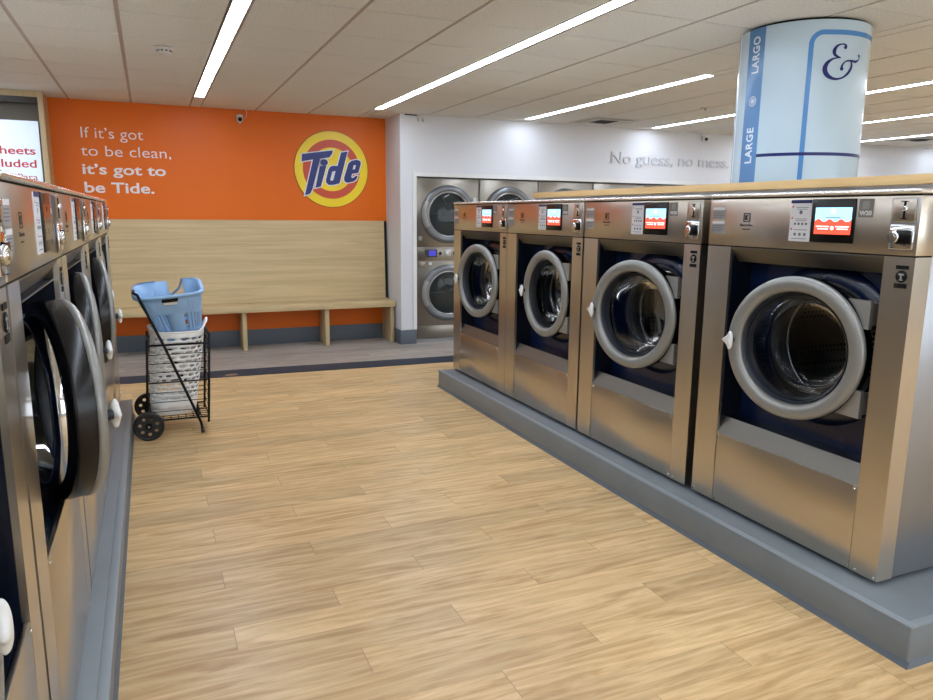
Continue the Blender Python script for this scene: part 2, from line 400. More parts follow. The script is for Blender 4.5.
# smoke detector
t = empty('smoke_detector', (.17, 5.60, ZC), 0, 'small round beige smoke detector on the ceiling left of the strip light', 'smoke detector')
m = MB(); m.lathe([(.0, -.001), (.06, -.001), (.062, -.012), (.05, -.02)], (0, 0, 0), 'z', 28); m.build('base', M['detector'], t)
m = MB(); m.lathe([(.044, -.018), (.046, -.034), (.034, -.046), (.001, -.048)], (0, 0, 0), 'z', 28); m.build('sensor_cap', M['detector'], t)
m = MB()
for i in range(10):
    a = 2 * PI * i / 10; m.box((.0445 * math.cos(a) - .005, .0445 * math.sin(a) - .005, -.032), (.0445 * math.cos(a) + .005, .0445 * math.sin(a) + .005, -.023))
m.build('vent_slot', M['black'], t)
t = empty('ceiling_sprinkler', (5.28, 6.1, ZC), 0, 'small pale round sprinkler cover on the ceiling left of the column', 'sprinkler')
m = MB(); m.lathe([(.001, -.008), (.05, -.008), (.055, 0)], (0, 0, 0), 'z', 24); m.build('cover_plate', M['detector'], t)
m = MB(); m.cyl((0, 0, 0), .012, -.03, -.006, 'z', 12); m.build('sprinkler_head', M['dull_chrome'], t)
def vent(x, y, label):
    t = empty('ceiling_vent', (x, y, ZC), 0, label, 'air vent', 'square ceiling air diffusers')
    m = MB(); fr = [(-.295, -.295), (.295, -.295), (.295, .295), (-.295, .295)]
    m.box((-.295, -.295, -.006), (-.26, .295, -.001)); m.box((.26, -.295, -.006), (.295, .295, -.001)); m.box((-.26, -.295, -.006), (.26, -.26, -.001)); m.box((-.26, .26, -.006), (.26, .295, -.001)); m.build('vent_frame', M['detector'], t)
    m = MB()
    for q in (.262, .228, .194, .16):
        for a in range(4):
            tmp = bmesh.new(); vs = [tmp.verts.new(p) for p in ((-q, -q, -.010), (q, -q, -.010), (q - .03, -q + .03, -.009), (-q + .03, -q + .03, -.009))]; tmp.faces.new(vs)
            m.merge(tmp, Matrix.Rotation(a * PI / 2, 4, 'Z'))
    m.build('louvres', M['detector'], t)
    m = MB(); m.box((-.26, -.26, -.0025), (.26, .26, -.0005)); m.build('dark_throat', M['black'], t)
    m = MB(); m.box((-.07, -.07, -.022), (.07, .07, -.018)); m.build('centre_plate', M['black'], t)
vent(4.98, 7.48, 'square ceiling air vent with dark centre near the white wall, between two strip light ends')
vent(9.95, 7.1, 'dark square ceiling air vent at the right edge, under the lowest strip light')
# cameras
def dome(loc, label):
    t = empty('security_camera', loc, 0, label, 'security camera')
    m = MB(); m.lathe([(.001, .0), (.034, .0), (.036, -.012), (.036, -.03)], (0, -.04, .04), 'z', 20); m.build('mount', M['white_plastic'], t)
    m = MB(); m.lathe([(.001, -.05)] + [(.034 * math.sin(a), .0 - .05 * 0 - .034 * math.cos(a)) for a in [PI * k / 10 for k in range(1, 10)]] + [(.001, .034)], (0, -.04, -.01), 'z', 20); m.build('camera_ball', M['white_plastic'], t)
    m = MB(); m.lathe([(.001, -.075), (.012, -.072), (.02, -.066), (.022, -.058)], (0, -.012, -.01), 'y', 18); m.build('lens', M['black_gloss'], t)
    return t
dome((.975, YW, 2.50), 'small white ball camera with black lens at the top of the orange wall')
m = MB(); m.tube([(1.02, YW - .005, 2.50), (1.05, YW - .005, 2.53), (1.055, YW - .005, 2.57), (1.05, YW - .005, 2.6)], .003, 6)
tag(m.build('camera_cable', M['white_plastic']), 'thin white cable looping from the orange wall camera to the ceiling', 'cable')
dome((6.87, 7.95, 2.53), 'small white ball camera with black lens above the raised wall lettering by the column')
t = empty('emergency_light', (2.87, 7.95, 2.56), 0, 'small white twin head fixture at the top of the white wall corner', 'emergency light')
m = MB(); m.box((-.05, -.03, 0), (.05, 0, .03), .005); m.build('fixture_body', M['white_plastic'], t)
for s in (-1, 1):
    m = MB(); m.cyl((s * .028, -.03, -.018), .02, -.02, .02, 'y', 16, .003); m.build('lamp_head', M['white_plastic'], t)
m = MB(); m.tube([(2.68, 7.945, 2.588), (2.86, 7.945, 2.586)], .006, 6)
tag(m.build('wall_cable', M['black']), 'short black cable along the ceiling line of the white wall corner', 'cable')

# ================================================================== WALL GRAPHICS
def lettering(name, lines, label, face='-y', mate='letter_white', cat='wall lettering', depth=.006):
    t = empty(name, (lines[0][1][0], lines[0][1][1], lines[0][1][2]), 0, label, cat)
    for txt, loc, h, wd, bold in lines:
        mb = MB(); mb.merge(text_bm(txt, h, depth, bold, wd), plane_mtx(Vector(loc) - t.location, face)); mb.build('text_line', M[mate], t, fix=False)
    return t
ty = YW - .001
lettering('slogan_lettering', [("If it\u2019s got", (-.572, ty, 2.232), .11, .575, -.006), ("to be clean,", (-.583, ty, 2.055), .11, .845, -.006),
                               ("it\u2019s got to", (-.584, ty, 1.875), .105, .785, .018), ("be Tide.", (-.578, ty, 1.69), .108, .655, .018)],
          'white slogan lettering in four lines on the orange wall above the bench')
lettering('raised_lettering', [("No guess, no mess.", (5.42, 7.949, 2.165), .15, 1.93, .004), ("s.", (9.95, 7.949, 2.03), .14, .22, -.004)],
          'raised white lettering on the white wall above the dryers', mate='raised_white', depth=.012)
# round emblem
ec, er = (1.975, 2.0), .425
t = empty('round_logo_sign', (ec[0], YW, ec[1]), 0, 'round yellow and red logo sign with slanted blue letters on the orange wall', 'logo sign')
def ring_part(name, r0, r1, d, m):
    k = MB(); k.lathe([(r0, -.0), (r1, -.0), (r1, -d), (r0, -d)] if r0 else [(r1, 0), (r1, -d)], (0, 0, 0), 'y', 72, False, close=bool(r0))
    if not r0: k.disc((0, -d, 0), r1, 'y', 72)
    return k.build(name, M[m], t)
ring_part('dark_edge', .0, er + .006, .008, 'logo_edge')
ring_part('yellow_ring', er * .78, er, .012, 'yellow'); ring_part('red_ring', er * .575, er * .78, .012, 'logo_red'); ring_part('yellow_centre', 0, er * .575, .012, 'yellow')
def E_(p):
    x = (p[0] - 430) / 257; y = -(p[1] - 345 - (p[0] - 430) * .045) / 262; return (x * er, y * er)
def arc(cx, cy, rx, ry, a0, a1, n=8): return [(cx + rx * math.cos(R(a0 + (a1 - a0) * i / n)), cy - ry * math.sin(R(a0 + (a1 - a0) * i / n))) for i in range(n + 1)]
LT = [[(226, 238), (440, 214), (432, 240), (414, 262), (350, 270), (290, 480), (272, 510), (238, 519), (300, 276), (222, 288)]]
LI = [[(346, 322), (392, 318), (350, 462), (312, 470)], arc(376, 297, 26, 22, 0, 345, 16)]
LD = [[(497, 230), (543, 222), (482, 442), (440, 452), (405, 452), (388, 436), (386, 418), (406, 345), (420, 326), (440, 320), (470, 322)], [(432, 360), (456, 356), (438, 420), (420, 424), (416, 414)]]
LE = [[(548, 305), (570, 287), (605, 280), (632, 288), (637, 305), (618, 372), (572, 378), (566, 400), (578, 408), (598, 392), (613, 392), (602, 418), (580, 432), (535, 440), (515, 425), (516, 400)], [(584, 318), (602, 316), (594, 345), (577, 348)]]
tr = plane_mtx((0, -.012, 0), '-y')
for nm, off, d0, mm in (('letter_outline', .011, 0, 'logo_white'), ('letter', 0, .006, 'logo_blue')):
    if off:
        k = MB()
        for L_ in (LT, LI, LD, LE):
            outs = [L_[0]] if L_ is not LI else L_
            for q in outs:
                pts = [Vector(E_(p)) for p in q]; c = sum(pts, Vector((0, 0))) / len(pts)
                k.merge(shape_bm([[tuple(p) for p in pts]], off, .006), tr)
        k.build('letter_outline', M[mm], t)
    else:
        for L_ in (LT, LI, LD, LE):
            k = MB(); k.merge(shape_bm([[E_(p) for p in q] for q in L_], 0, .004), plane_mtx((0, -.0182, 0), '-y')); k.build('letter', M[mm], t)

# wooden sign cabinet at the left
t = empty('sign_cabinet', (-1.4, 8.12, 0), 0, 'pale wood framed sign cabinet left of the orange wall, reaching the ceiling', 'sign cabinet')
m = MB(); m.box((.515, 0, 0), (.56, .38, 2.6)); m.box((-.6, 0, 2.545), (.515, .38, 2.6)); m.box((-.6, 0, 0), (-.56, .38, 2.545)); m.box((-.56, .0, 0), (.515, .38, .9)); m.build('frame', M['bench_v'], t)
m = MB(); m.box((-.56, .10, .9), (.515, .12, 2.545)); m.build('back_panel', M['sign_back'], t)
m = MB(); m.box((-.56, .0, 2.49), (.515, .09, 2.545)); m.build('roller_rail', M['print_dark'], t)
t = empty('menu_sign', (-1.4, 8.215, 1.0), 0, 'pale blue sign with red and grey words inside the wooden sign cabinet', 'sign')
m = MB(); m.box((-.54, -.02, 0), (.492, 0, 1.335), .002); m.build('sign_board', M['sign'], t)
for txt, z, h, wd, bd, mm in (("Sheets", 1.025, .075, .36, .016, 'print_red'), ("Included", .905, .075, .45, .016, 'print_red'), ("Hojitas Para", .79, .058, .47, 0, 'print_red')):
    k = MB(); k.merge(text_bm(txt, h, .002, bd, wd, align='RIGHT'), plane_mtx((.45, -.0202, z), '-y')); k.build('sign_text', M[mm], t, fix=False)

# ================================================================== ROUND COLUMN
CC, CR = Vector((3.69, 3.44)), .36
t = empty('round_column', (CC.x, CC.y, 0), 0, 'round column wrapped in pale blue printed film, rising to the ceiling behind the right washers', 'column')
m = MB(); m.lathe([(CR, 0), (CR, 2.585)], (0, 0, 0), 'z', 96); m.disc((0, 0, 2.585), CR, 'z', 96); m.build('column_body', M['col_wrap'], t)
m = MB(); m.lathe([(CR - .02, 2.585), (CR - .02, 2.6)], (0, 0, 0), 'z', 64); m.build('top_gap', M['gap'], t)
def bend(bm, phi0, z0, rot=0, lift=.0008):
    c, s = math.cos(rot), math.sin(rot)
    for v in bm.verts:
        x, y, d = v.co; x, y = x * c - y * s, x * s + y * c
        a = R(phi0) + x / CR; r = CR + lift + d
        v.co = Vector((r * math.cos(a), r * math.sin(a), z0 + y))
    return bm
def strip_on(pts, width, lift=.001):
    """ribbon of given width along (phi, z) points, on the column's skin"""
    P = [Vector((R(p[0]) * CR, p[1])) for p in pts]; m = MB(); prev = None; n = len(P)
    for i in range(n):
        d = (P[min(i + 1, n - 1)] - P[max(i - 1, 0)]).normalized(); nn = Vector((-d.y, d.x)); wd = width[i] if isinstance(width, list) else width
        q = []
        for sgn in (-1, 1):
            u = P[i] + nn * sgn * wd / 2; a = u.x / CR
            q.append(m.bm.verts.new(((CR + lift) * math.cos(a), (CR + lift) * math.sin(a), u.y)))
        if prev:
            f = m.bm.faces.new((prev[0], q[0], q[1], prev[1])); f.smooth = True
        prev = q
    return m
dense = lambda a, b, z, n=30: [(a + (b - a) * i / n, z) for i in range(n + 1)]
k = MB(); k.lathe([(CR + .001, .3), (CR + .001, 2.585)], (0, 0, 0), 'z', 10, a0=R(168.5), a1=R(188.6)); k.build('blue_stripe', M['stripe'], t)
strip_on([(-130.6, .3), (-130.6, 2.40)] + [(-130.6 + 9.5 * (1 - math.cos(R(a))), 2.455 + .062 * math.sin(R(a))) for a in range(0, 91, 10)] + dense(-121, -40, 2.517), .026).build('blue_line', M['line_blue'], t)
strip_on(dense(-171.4, -40, 1.863, 60), .018, .002).build('navy_line', M['navy_ink'], t)
strip_on([(150, .3), (150, 2.585)], .02).build('white_line', M['wrap_white'], t)
for txt, z in (("LARGO", 2.335), ("LARGE", 1.822)):
    k = MB(); k.merge(bend(text_bm(txt, .052, .001, .025, .205, spacing=1.1), 179 + 4.2, z, PI / 2, .0022), smooth=False); k.build('column_text', M['wrap_white'], t, fix=False)
k = MB()
def cylring(r0, r1, phi, z, n=28):
    bm = bmesh.new(); A = [bm.verts.new((r0 * math.cos(2 * PI * i / n), r0 * math.sin(2 * PI * i / n), 0)) for i in range(n)]; B = [bm.verts.new((r1 * math.cos(2 * PI * i / n), r1 * math.sin(2 * PI * i / n), 0)) for i in range(n)]
    for i in range(n): bm.faces.new((A[i], A[(i + 1) % n], B[(i + 1) % n], B[i]))
    return bend(bm, phi, z, 0, .0022)
k.merge(cylring(.024, .029, 179.2, 2.178)); k.merge(cylring(.001, .011, 179.2, 2.178)); k.merge(cylring(.014, .018, 179.2, 2.178)); k.build('round_mark', M['wrap_white'], t, fix=False)
# ampersand drawn as swelling strokes
def amp(p): return (-119.4 + (p[0] - 255) / 290 * 37.3, 2.459 - (p[1] - 258) / 290 * .196)
def smooth_path(pts, n=6):
    out = []
    for i in range(len(pts) - 1):
        p0, p1, p2, p3 = pts[max(i - 1, 0)], pts[i], pts[i + 1], pts[min(i + 2, len(pts) - 1)]
        for j in range(n):
            s = j / n; out.append(tuple(.5 * (2 * p1[c] + (p2[c] - p0[c]) * s + (2 * p0[c] - 5 * p1[c] + 4 * p2[c] - p3[c]) * s * s + (3 * p1[c] - p0[c] - 3 * p2[c] + p3[c]) * s ** 3) for c in range(len(p1))))
    return out + [pts[-1]]
k = MB()
strokes = [[(404, 290, 30), (402, 270, 16), (375, 264, 10), (340, 280, 18), (322, 318, 30), (332, 352, 22), (374, 372, 7)],
           [(374, 370, 7), (320, 380, 14), (280, 415, 30), (268, 465, 38), (290, 512, 34), (340, 538, 20), (395, 528, 14), (440, 490, 22), (466, 440, 24), (462, 400, 16), (436, 388, 9), (405, 405, 11), (388, 435, 18), (388, 456, 30)],
           [(410, 398, 9), (455, 388, 14), (500, 392, 20), (528, 376, 12), (540, 352, 9), (530, 340, 22)]]
for st in strokes:
    sp = smooth_path(st); pts = [amp(q) for q in sp]; wd = [q[2] * .196 / 290 for q in sp]
    s2 = strip_on(pts, wd, .0025); me = s2.bm; k.merge(me, smooth=True)
for q, rr in (((402, 288), 15), ((388, 456), 16), ((532, 342), 12)):
    a = amp(q); k.merge(cylring(.0001, rr * .196 / 290, a[0], a[1], 16))
k.build('ampersand', M['navy_ink'], t)

# ================================================================== PLINTHS, CHASE, COUNTER
PZ = .148
t = empty('right_machine_plinth', (2.27, 1.44, 0), 0, 'long grey vinyl plinth carrying the right row of washers', 'plinth')
m = MB(); m.box((0, 0, 0), (1.04, 4.40, PZ), .006); m.build('plinth_body', M['plinth'], t)
m = MB(); m.box((-.003, -.003, PZ - .004), (.03, 4.402, PZ + .002), .002); m.box((.03, -.003, PZ - .004), (1.04, .03, PZ + .002), .002); m.build('edge_strip', M['plinth_edge'], t)
m = MB(); m.poly([(-.012, 0), (0, 0), (0, .022)], 'y', -.01, 4.40); m.poly([(-.012, 0), (0, 0), (0, .022)], 'x', 0, 1.04); m.build('cove_strip', M['cove'], t)
PZL = .125
t = empty('left_machine_plinth', (-.195, -1.2, 0), 0, 'long grey vinyl plinth carrying the left row of washers', 'plinth')
m = MB(); m.box((-1.1, 0, 0), (0, 6.98, PZL), .006); m.build('plinth_body', M['plinth'], t)
m = MB(); m.box((-.03, -.003, PZL - .004), (.003, 6.982, PZL + .002), .002); m.build('edge_strip', M['plinth_edge'], t)
m = MB(); m.poly([(.012, 0), (0, 0), (0, .022)], 'y', 0, 6.98); m.build('cove_strip', M['cove'], t)
t = empty('counter', (3.16, 1.3, 0), 0, 'long light maple counter shelf running behind the right washers', 'counter')
m = MB(); m.box((.06, .2, PZ + .002), (.15, 4.46, 1.655)); m.build('support_wall', M['white_wall'], t)
m = MB(); m.box((0, -.2, 1.655), (.165, 4.52, 1.70), .003); m.build('counter_top', M['counter'], t)

# ================================================================== WASHERS
# local axes: x across the front from left to right, y into the machine, z up from the plinth
UC, ZD, RD = .573, .837, .29
def set_door(root, deg, shift):
    d = [c for c in root.children if c.name.split('.')[0] == 'door'][0]; P = Vector((.88, .04, 0)); r = Matrix.Rotation(R(deg), 3, 'Z')
    d.location = P - r @ P + Vector((0, shift, 0)); d.rotation_euler = (0, 0, R(deg))
def washer(name, depth=.125, lit=True, zb=.355):
    zs = .430 if zb < .4 else zb          # where the dark recess begins above the sloping lower bezel
    push = 0.0
    t = empty(name); B0, W = .02, 1.015
    # cabinet behind the wrapped front
    m = MB(); m.box((.004, .10, B0), (W - .004, .118, 1.43)); m.box((.004, .118, B0), (.022, .745, 1.43)); m.box((W - .022, .118, B0), (W - .004, .745, 1.43)); m.box((.022, .73, B0), (W - .022, .745, 1.43)); m.box((.004, .0, 1.432), (W - .004, .745, 1.437))
    # hollow front wall so the drum shows
    m.bm.free(); m = MB()
    m.box((.004, .086, B0), (.022, .745, 1.43), .002); m.box((W - .022, .086, B0), (W - .004, .745, 1.43), .002); m.box((.022, .73, B0), (W - .022, .745, 1.43)); m.box((.022, .10, 1.42), (W - .022, .73, 1.43)); m.box((.022, .10, B0), (W - .022, .73, B0 + .01))
    m.build('cabinet', M['side'], t)
    # steel front: stiles wrapping round the corners
    m = MB(); m.poly([(0, 0), (.145, 0), (.145, .014), (.139, .014), (.139, .012), (.004, .012), (.004, .085), (0, .085)], 'z', B0, 1.222); m.build('front_stile', M['steel'], t)
    m = MB(); m.poly([(W, 0), (.899, 0), (.899, .014), (.905, .014), (.905, .012), (W - .004, .012), (W - .004, .085), (W, .085)], 'z', B0, 1.222); m.build('front_stile', M['steel'], t)
    m = MB(); m.box((.1475, 0, B0), (.8965, .012, zb), .0015); p = m.build('lower_panel', M['steel'], t)
    m = MB()
    m.bm.free()
    for u, z in ((.012, B0 + .012), (.16, B0 + .012), (.885, B0 + .012), (.925, B0 + .012), (W - .012, B0 + .012), (.162, zb - .013), (.884, zb - .013)):
        m = MB(); m.cyl((u, 0, z), .0055, -.003, 0, 'y', 10, .001); m.build('screw', M['chrome'], t)
    # sloping bezels above and below the recess
    m = MB(); m.poly([(0, 1.222), (0, 1.218), (.045, 1.157), (.047, 1.160), (.047, 1.222)], 'x', .146, .898); m.build('recess_bezel', M['bezel'], t)
    if zb < .4: m = MB(); m.poly([(0, .357), (.045, .430), (.047, .427), (.047, .350), (.012, .345)], 'x', .146, .898); m.build('recess_bezel', M['bezel'], t)
    m = MB(); m.poly([(.1452, zs - .004), (.8988, zs - .004), (.8988, 1.162), (.1452, 1.162), (.1452, 1.157), (.8945, 1.157), (.8945, zs), (.1495, zs), (.1495, 1.157), (.1452, 1.157)], 'y', .0145 if zb > .4 else .048, depth + .003); w_ = m.build('recess_wall', M['recess_dark'], t)
    if zb < .4:
        for a_, b_ in ((.1452, .1495), (.8945, .8988)):
            m = MB(); m.poly([(.0145, .385), (.0145, 1.19), (.0475, 1.158), (.0475, .431)], 'x', a_, b_); m.build('recess_cheek', M['recess_dark'], t)
    # navy plate with round opening
    m = MB(); n = 64; c = (UC, ZD); out = []; ri = .262; u0, u1, z0, z1 = .140, .904, .36, 1.22
    for i in range(n):
        a = 2 * PI * i / n; dx, dz = math.cos(a), math.sin(a)
        s = min([((u1 - c[0]) / dx if dx > 1e-9 else (u0 - c[0]) / dx if dx < -1e-9 else 9e9), ((z1 - c[1]) / dz if dz > 1e-9 else (z0 - c[1]) / dz if dz < -1e-9 else 9e9)])
        out.append((c[0] + dx * s, c[1] + dz * s))
    yp = depth + .004
    O = [m.bm.verts.new((x, yp, z)) for x, z in out]; I = [m.bm.verts.new((c[0] + ri * math.cos(2 * PI * i / n), yp, c[1] + ri * math.sin(2 * PI * i / n))) for i in range(n)]
    for i in range(n): m.bm.faces.new((O[i], I[i], I[(i + 1) % n], O[(i + 1) % n]))
    for (x, z) in ((u0, z0), (u1, z0), (u1, z1), (u0, z1)):
        pass
    # corners
    for (cx, cz) in ((u0, z0), (u1, z0), (u1, z1), (u0, z1)):
        best = [(abs(out[i][0] - cx) + abs(out[i][1] - cz), i) for i in range(n)]; best.sort(); i, j = sorted((best[0][1], best[1][1]))
        if abs(best[0][0]) > 1e-4: m.bm.faces.new((O[i], O[j], m.bm.verts.new((cx, yp, cz))))
    m.lathe([(ri, yp), (ri, yp + .03)], (UC, 0, ZD), 'y', 64); m.build('recess_plate', M['navy'], t)
    # shallow raised round shoulder in the navy plate around the door
    m = MB(); m.lathe([(.335, yp), (.33, yp - .012), (.27, yp - .014)], (UC, 0, ZD), 'y', 64); m.build('door_surround', M['navy'], t)
    # drum: gasket, chrome lip, perforated basket
    q = push
    m = MB(); m.lathe([(.262, yp + .005), (.262, .11 + q), (.235, .14 + q), (.232, .18 + q)], (UC, 0, ZD), 'y', 64); m.build('door_gasket', M['rubber'], t)
    m = MB(); m.lathe([(.232, .175 + q), (.222, .165 + q), (.217, .172 + q), (.219, .182 + q)], (UC, 0, ZD), 'y', 64); m.build('drum_lip', M['chrome'], t)
    m = MB(); m.lathe([(.219, .183 + q), (.228, .19 + q), (.228, .22 + q), (.30, .25 + q)], (UC, 0, ZD), 'y', 64); m.build('tub_front', M['rubber'], t)
    m = MB(); m.lathe([(.30, .25 + q), (.30, .62)], (UC, 0, ZD), 'y', 64); m.disc((UC, .62, ZD), .30, 'y', 64)
    for k_ in range(3):
        a = 2 * PI * k_ / 3 + .5; ca, sa = math.cos(a), math.sin(a); tmp = bmesh.new()
        pr = [(.30, -.05), (.235, -.012), (.235, .012), (.30, .05)]
        A = [tmp.verts.new((r_ * ca - s_ * sa, .26 + q, r_ * sa + s_ * ca)) for r_, s_ in pr]; Bv = [tmp.verts.new((r_ * ca - s_ * sa, .61, r_ * sa + s_ * ca)) for r_, s_ in pr]
        for i in range(3): tmp.faces.new((A[i], A[i + 1], Bv[i + 1], Bv[i]))
        tmp.faces.new(A); m.merge(tmp, Matrix.Translation((UC, 0, ZD)))
    m.build('drum', M['drum'], t)
    # ---- door, front face at y = 0 when shut; it swings on the right-hand edge
    c3 = (UC, 0, ZD)
    m = MB(); m.lathe([(.2885, .010), (.2895, .002), (.287, -.008), (.279, -.015), (.264, -.019), (.248, -.018), (.236, -.013), (.229, -.004), (.226, .008), (.2255, .022), (.232, .03), (.28, .03), (.285, .012)], c3, 'y', 96, close=True)
    d = m.build('door', M['ring'], t)
    m = MB(); m.lathe([(.2855, .0105), (.287, .016), (.2875, .055), (.284, .068), (.27, .074), (.252, .076), (.232, .076), (.224, .03)], c3, 'y', 72); m.build('door_shell', M['black_gloss'], d)
    m = MB(); m.lathe([(.246, .077), (.244, .092), (.238, .104), (.232, .108), (.226, .104), (.224, .077)], c3, 'y', 72); m.build('chrome_band', M['chrome'], d)
    m = MB(); m.lathe([(.2225, .008), (.215, .022), (.205, .06), (.196, .12), (.186, .15), (.17, .165), (.12, .175), (.001, .178)], c3, 'y', 72); m.build('glass_bowl', M['glass'], d)
    m = MB(); m.lathe([(.223, .0), (.215, .012), (.2145, .03), (.206, .05), (.2035, .048), (.212, .022)], c3, 'y', 72); m.build('bowl_seal', M['rubber'], d)
    hx, hz = UC - .262, ZD
    m = MB(); m.tube([(hx, -.012, hz), (hx - .004, -.03, hz), (hx - .008, -.042, hz)], [.016, .013, .012], 12); h = m.build('door_handle', M['rubber'], d)
    m = MB(); gx, gy = hx + .004, -.040
    sp_ = bmesh.new(); bmesh.ops.create_uvsphere(sp_, u_segments=24, v_segments=16, radius=1)
    for v in sp_.verts:
        zz = math.copysign(abs(v.co.z) ** .8, v.co.z); k_ = 1 - abs(zz) ** 3
        x_ = v.co.x * .014
        if v.co.x < 0: x_ = -(.012 + .028 * max(0, 1 - abs(zz) * 1.7) ** 1.3) * abs(v.co.x)      # drawn out to a blunt tip towards the edge of the machine
        v.co = Vector((gx + x_, gy + v.co.y * .012, hz + zz * .040))
    m.merge(sp_, smooth=True)
    m.build('handle_grip', M['white_plastic'], h)
    # hinge plates right of the ring
    for za, zb in ((.95, 1.056), (.61, .716)):
        pts = [(UC + math.sqrt(.294 ** 2 - (za + (zb - za) * i / 8 - ZD) ** 2), za + (zb - za) * i / 8) for i in range(9)]
        yh = .004 if lit else .09
        m = MB(); m.poly(pts + [(.864, zb), (.864, za)], 'y', yh, yh + .018)
        m.box((.845, yh + .018, za + .012), (.860, depth + .002, zb - .012)); m.build('hinge_plate', M['ring_light'], t)
    # ---- control panel
    m = MB(); m.box((0, -.002, 1.2275), (W, .10, 1.432), .002); c_ = m.build('control_panel', M['steel'], t)
    m = MB(); m.box((.004, .004, 1.22), (W - .004, .09, 1.23)); m.box((.003, .004, 1.431), (W - .003, .74, 1.4375)); m.build('seam', M['gap'], t)
    m = MB(); m.box((-.001, -.012, 1.4375), (W + .001, .745, 1.4545), .0082, 5); m.build('top_trim', M['steel_trim'], t)
    zt = 1.425
    m = MB(); m.box((.575, -.009, zt - .165), (.768, -.001, zt), .002); s = m.build('touch_screen', M['black_gloss'], c_)
    x0, x1, z0, z1 = .594, .757, zt - .133, zt - .032; zm = (z0 + z1) / 2 - .003
    sb, sr, sw, sn = ('scr_blue', 'scr_red', 'scr_white', 'scr_navy') if lit else ('scr_graze', 'scr_graze2', 'scr_graze', 'scr_graze')
    m = MB(); m.quad((x0, -.0095, zm), (x1, -.0095, zm), (x1, -.0095, z1), (x0, -.0095, z1)); m.build('screen_upper', M[sb], s)
    m = MB(); top = [(x0 + (x1 - x0) * i / 32, zm + .004 + .006 * math.sin(i / 32 * 2 * PI * 3.2 - .6)) for i in range(33)]
    m.poly([(x0, z0), (x1, z0)] + top[::-1], 'y', -.0100, -.0096); m.build('screen_lower', M[sr], s)
    m = MB(); xc = (x0 + x1) / 2
    for a, b_ in ((x0 + .008, xc - .014), (xc + .014, x1 - .008)):
        m.box((a, -.0104, zm - .020), (b_, -.0101, zm - .0165)); m.box((a + .008, -.0104, zm - .029), (b_ - .004, -.0101, zm - .0255))
    m.lathe([(.001, -.0104), (.0075, -.0104)], (xc, 0, zm - .024), 'y', 16); m.lathe([(.001, -.0104), (.009, -.0104)], (xc, 0, z1 - .014), 'y', 16); m.build('screen_text', M[sw], s)
    m = MB(); m.box((xc - .034, -.0104, z1 - .040), (xc + .034, -.0101, z1 - .037)); m.lathe([(.004, -.0106), (.006, -.0106)], (xc, 0, z1 - .014), 'y', 14); m.build('screen_mark', M[sn], s)
    # instruction label
    m = MB(); m.box((.468, -.0045, zt - .165), (.570, -.001, zt - .002)); l_ = m.build('instruction_label', M['paper'], c_)
    m = MB(); m.box((.468, -.0052, zt - .015), (.570, -.0046, zt - .002)); m.build('label_header', M['print_navy'], l_)
    m = MB()
    for z, a, b_ in ((.030, .495, .556), (.037, .50, .55), (.075, .492, .552), (.082, .498, .548), (.118, .492, .556), (.153, .482, .556)): m.box((a, -.0050, zt - z - .0022), (b_, -.0046, zt - z))
    for i in range(4): m.box((.49 + i * .018, -.0050, zt - .100), (.50 + i * .018, -.0046, zt - .091))
    for i in range(3): m.lathe([(.001, -.005), (.0065, -.005)], (.498 + i * .024, 0, zt - .137), 'y', 12)
    m.lathe([(.001, -.005), (.008, -.005)], (.52, 0, zt - .05), 'y', 14); m.build('label_text', M['print_grey'], l_)
    m = MB()
    for z in (.028, .073, .116): m.lathe([(.001, -.0052), (.0045, -.0052)], (.479, 0, zt - z), 'y', 10)
    m.build('label_bullet', M['print_red'], l_)
    # capacity tag
    m = MB(); m.box((.778, -.004, zt - .068), (.838, -.001, zt - .002)); g_ = m.build('capacity_tag', M['tag_grey'], c_)
    m = MB(); m.box((.793, -.0046, zt - .038), (.822, -.0041, zt - .010)); m.build('tag_patch', M['ring_light'], g_)
    m = MB(); m.merge(text_bm('W20', .016, .0008, .03, .05, align='CENTER'), plane_mtx((.808, -.0041, zt - .060), '-y')); m.build('tag_text', M['paper'], g_, fix=False)
    # info stickers at the left
    for za, zb in ((.026, .083), (.088, .146)):
        m = MB(); m.box((.020, -.0032, zt - zb), (.098, -.001, zt - za)); g_ = m.build('info_sticker', M['grey_label'], c_)
        m = MB(); m.box((.020, -.0038, zt - za - .014), (.098, -.0033, zt - za - .002)); m.build('sticker_band', M['paper'], g_)
        m = MB()
        for i in range(4): m.box((.024, -.0038, zt - za - .024 - i * .008), (.094 - (i % 2) * .012, -.0033, zt - za - .021 - i * .008))
        m.build('sticker_text', M['print_grey'], g_)
    # maker's emblem: square bracket mark over a word
    m = MB(); e = .0405; cx, cz = .231, zt - .073
    m.merge(shape_bm([[(-.019, -.019), (.019, -.019), (.019, .019), (-.019, .019)], [(-.015, -.015), (-.015, .015), (.015, .015), (.015, -.015)]], 0, .001), plane_mtx((cx, -.003, cz), '-y'))
    m.merge(shape_bm([[(-.010, -.010), (.010, -.010), (.0, -.002), (.0, .002), (.010, .010), (-.010, .010)]], 0, .001), plane_mtx((cx, -.003, cz), '-y')); m.build('emblem', M['print_dark'], c_)
    m = MB(); m.merge(text_bm('Electrolux', .011, .001, .008, .074, align='CENTER'), plane_mtx((cx, -.003, cz - .037), '-y')); m.build('maker_name', M['print_dark'], c_, fix=False)
    m = MB(); m.box((cx - .022, -.0036, cz - .052), (cx + .022, -.0026, cz - .048)); m.build('small_print', M['print_dark'], c_)
    # coin mechanism
    m = MB(); m.box((.908, -.0045, zt - .193 + .01), (1.008, -.001, zt), .002); k_ = m.build('coin_unit', M['dull_chrome'], c_)
    m = MB(); m.box((.916, -.010, zt - .083), (1.002, -.004, zt - .004), .003); m.build('coin_plate', M['steel'], k_)
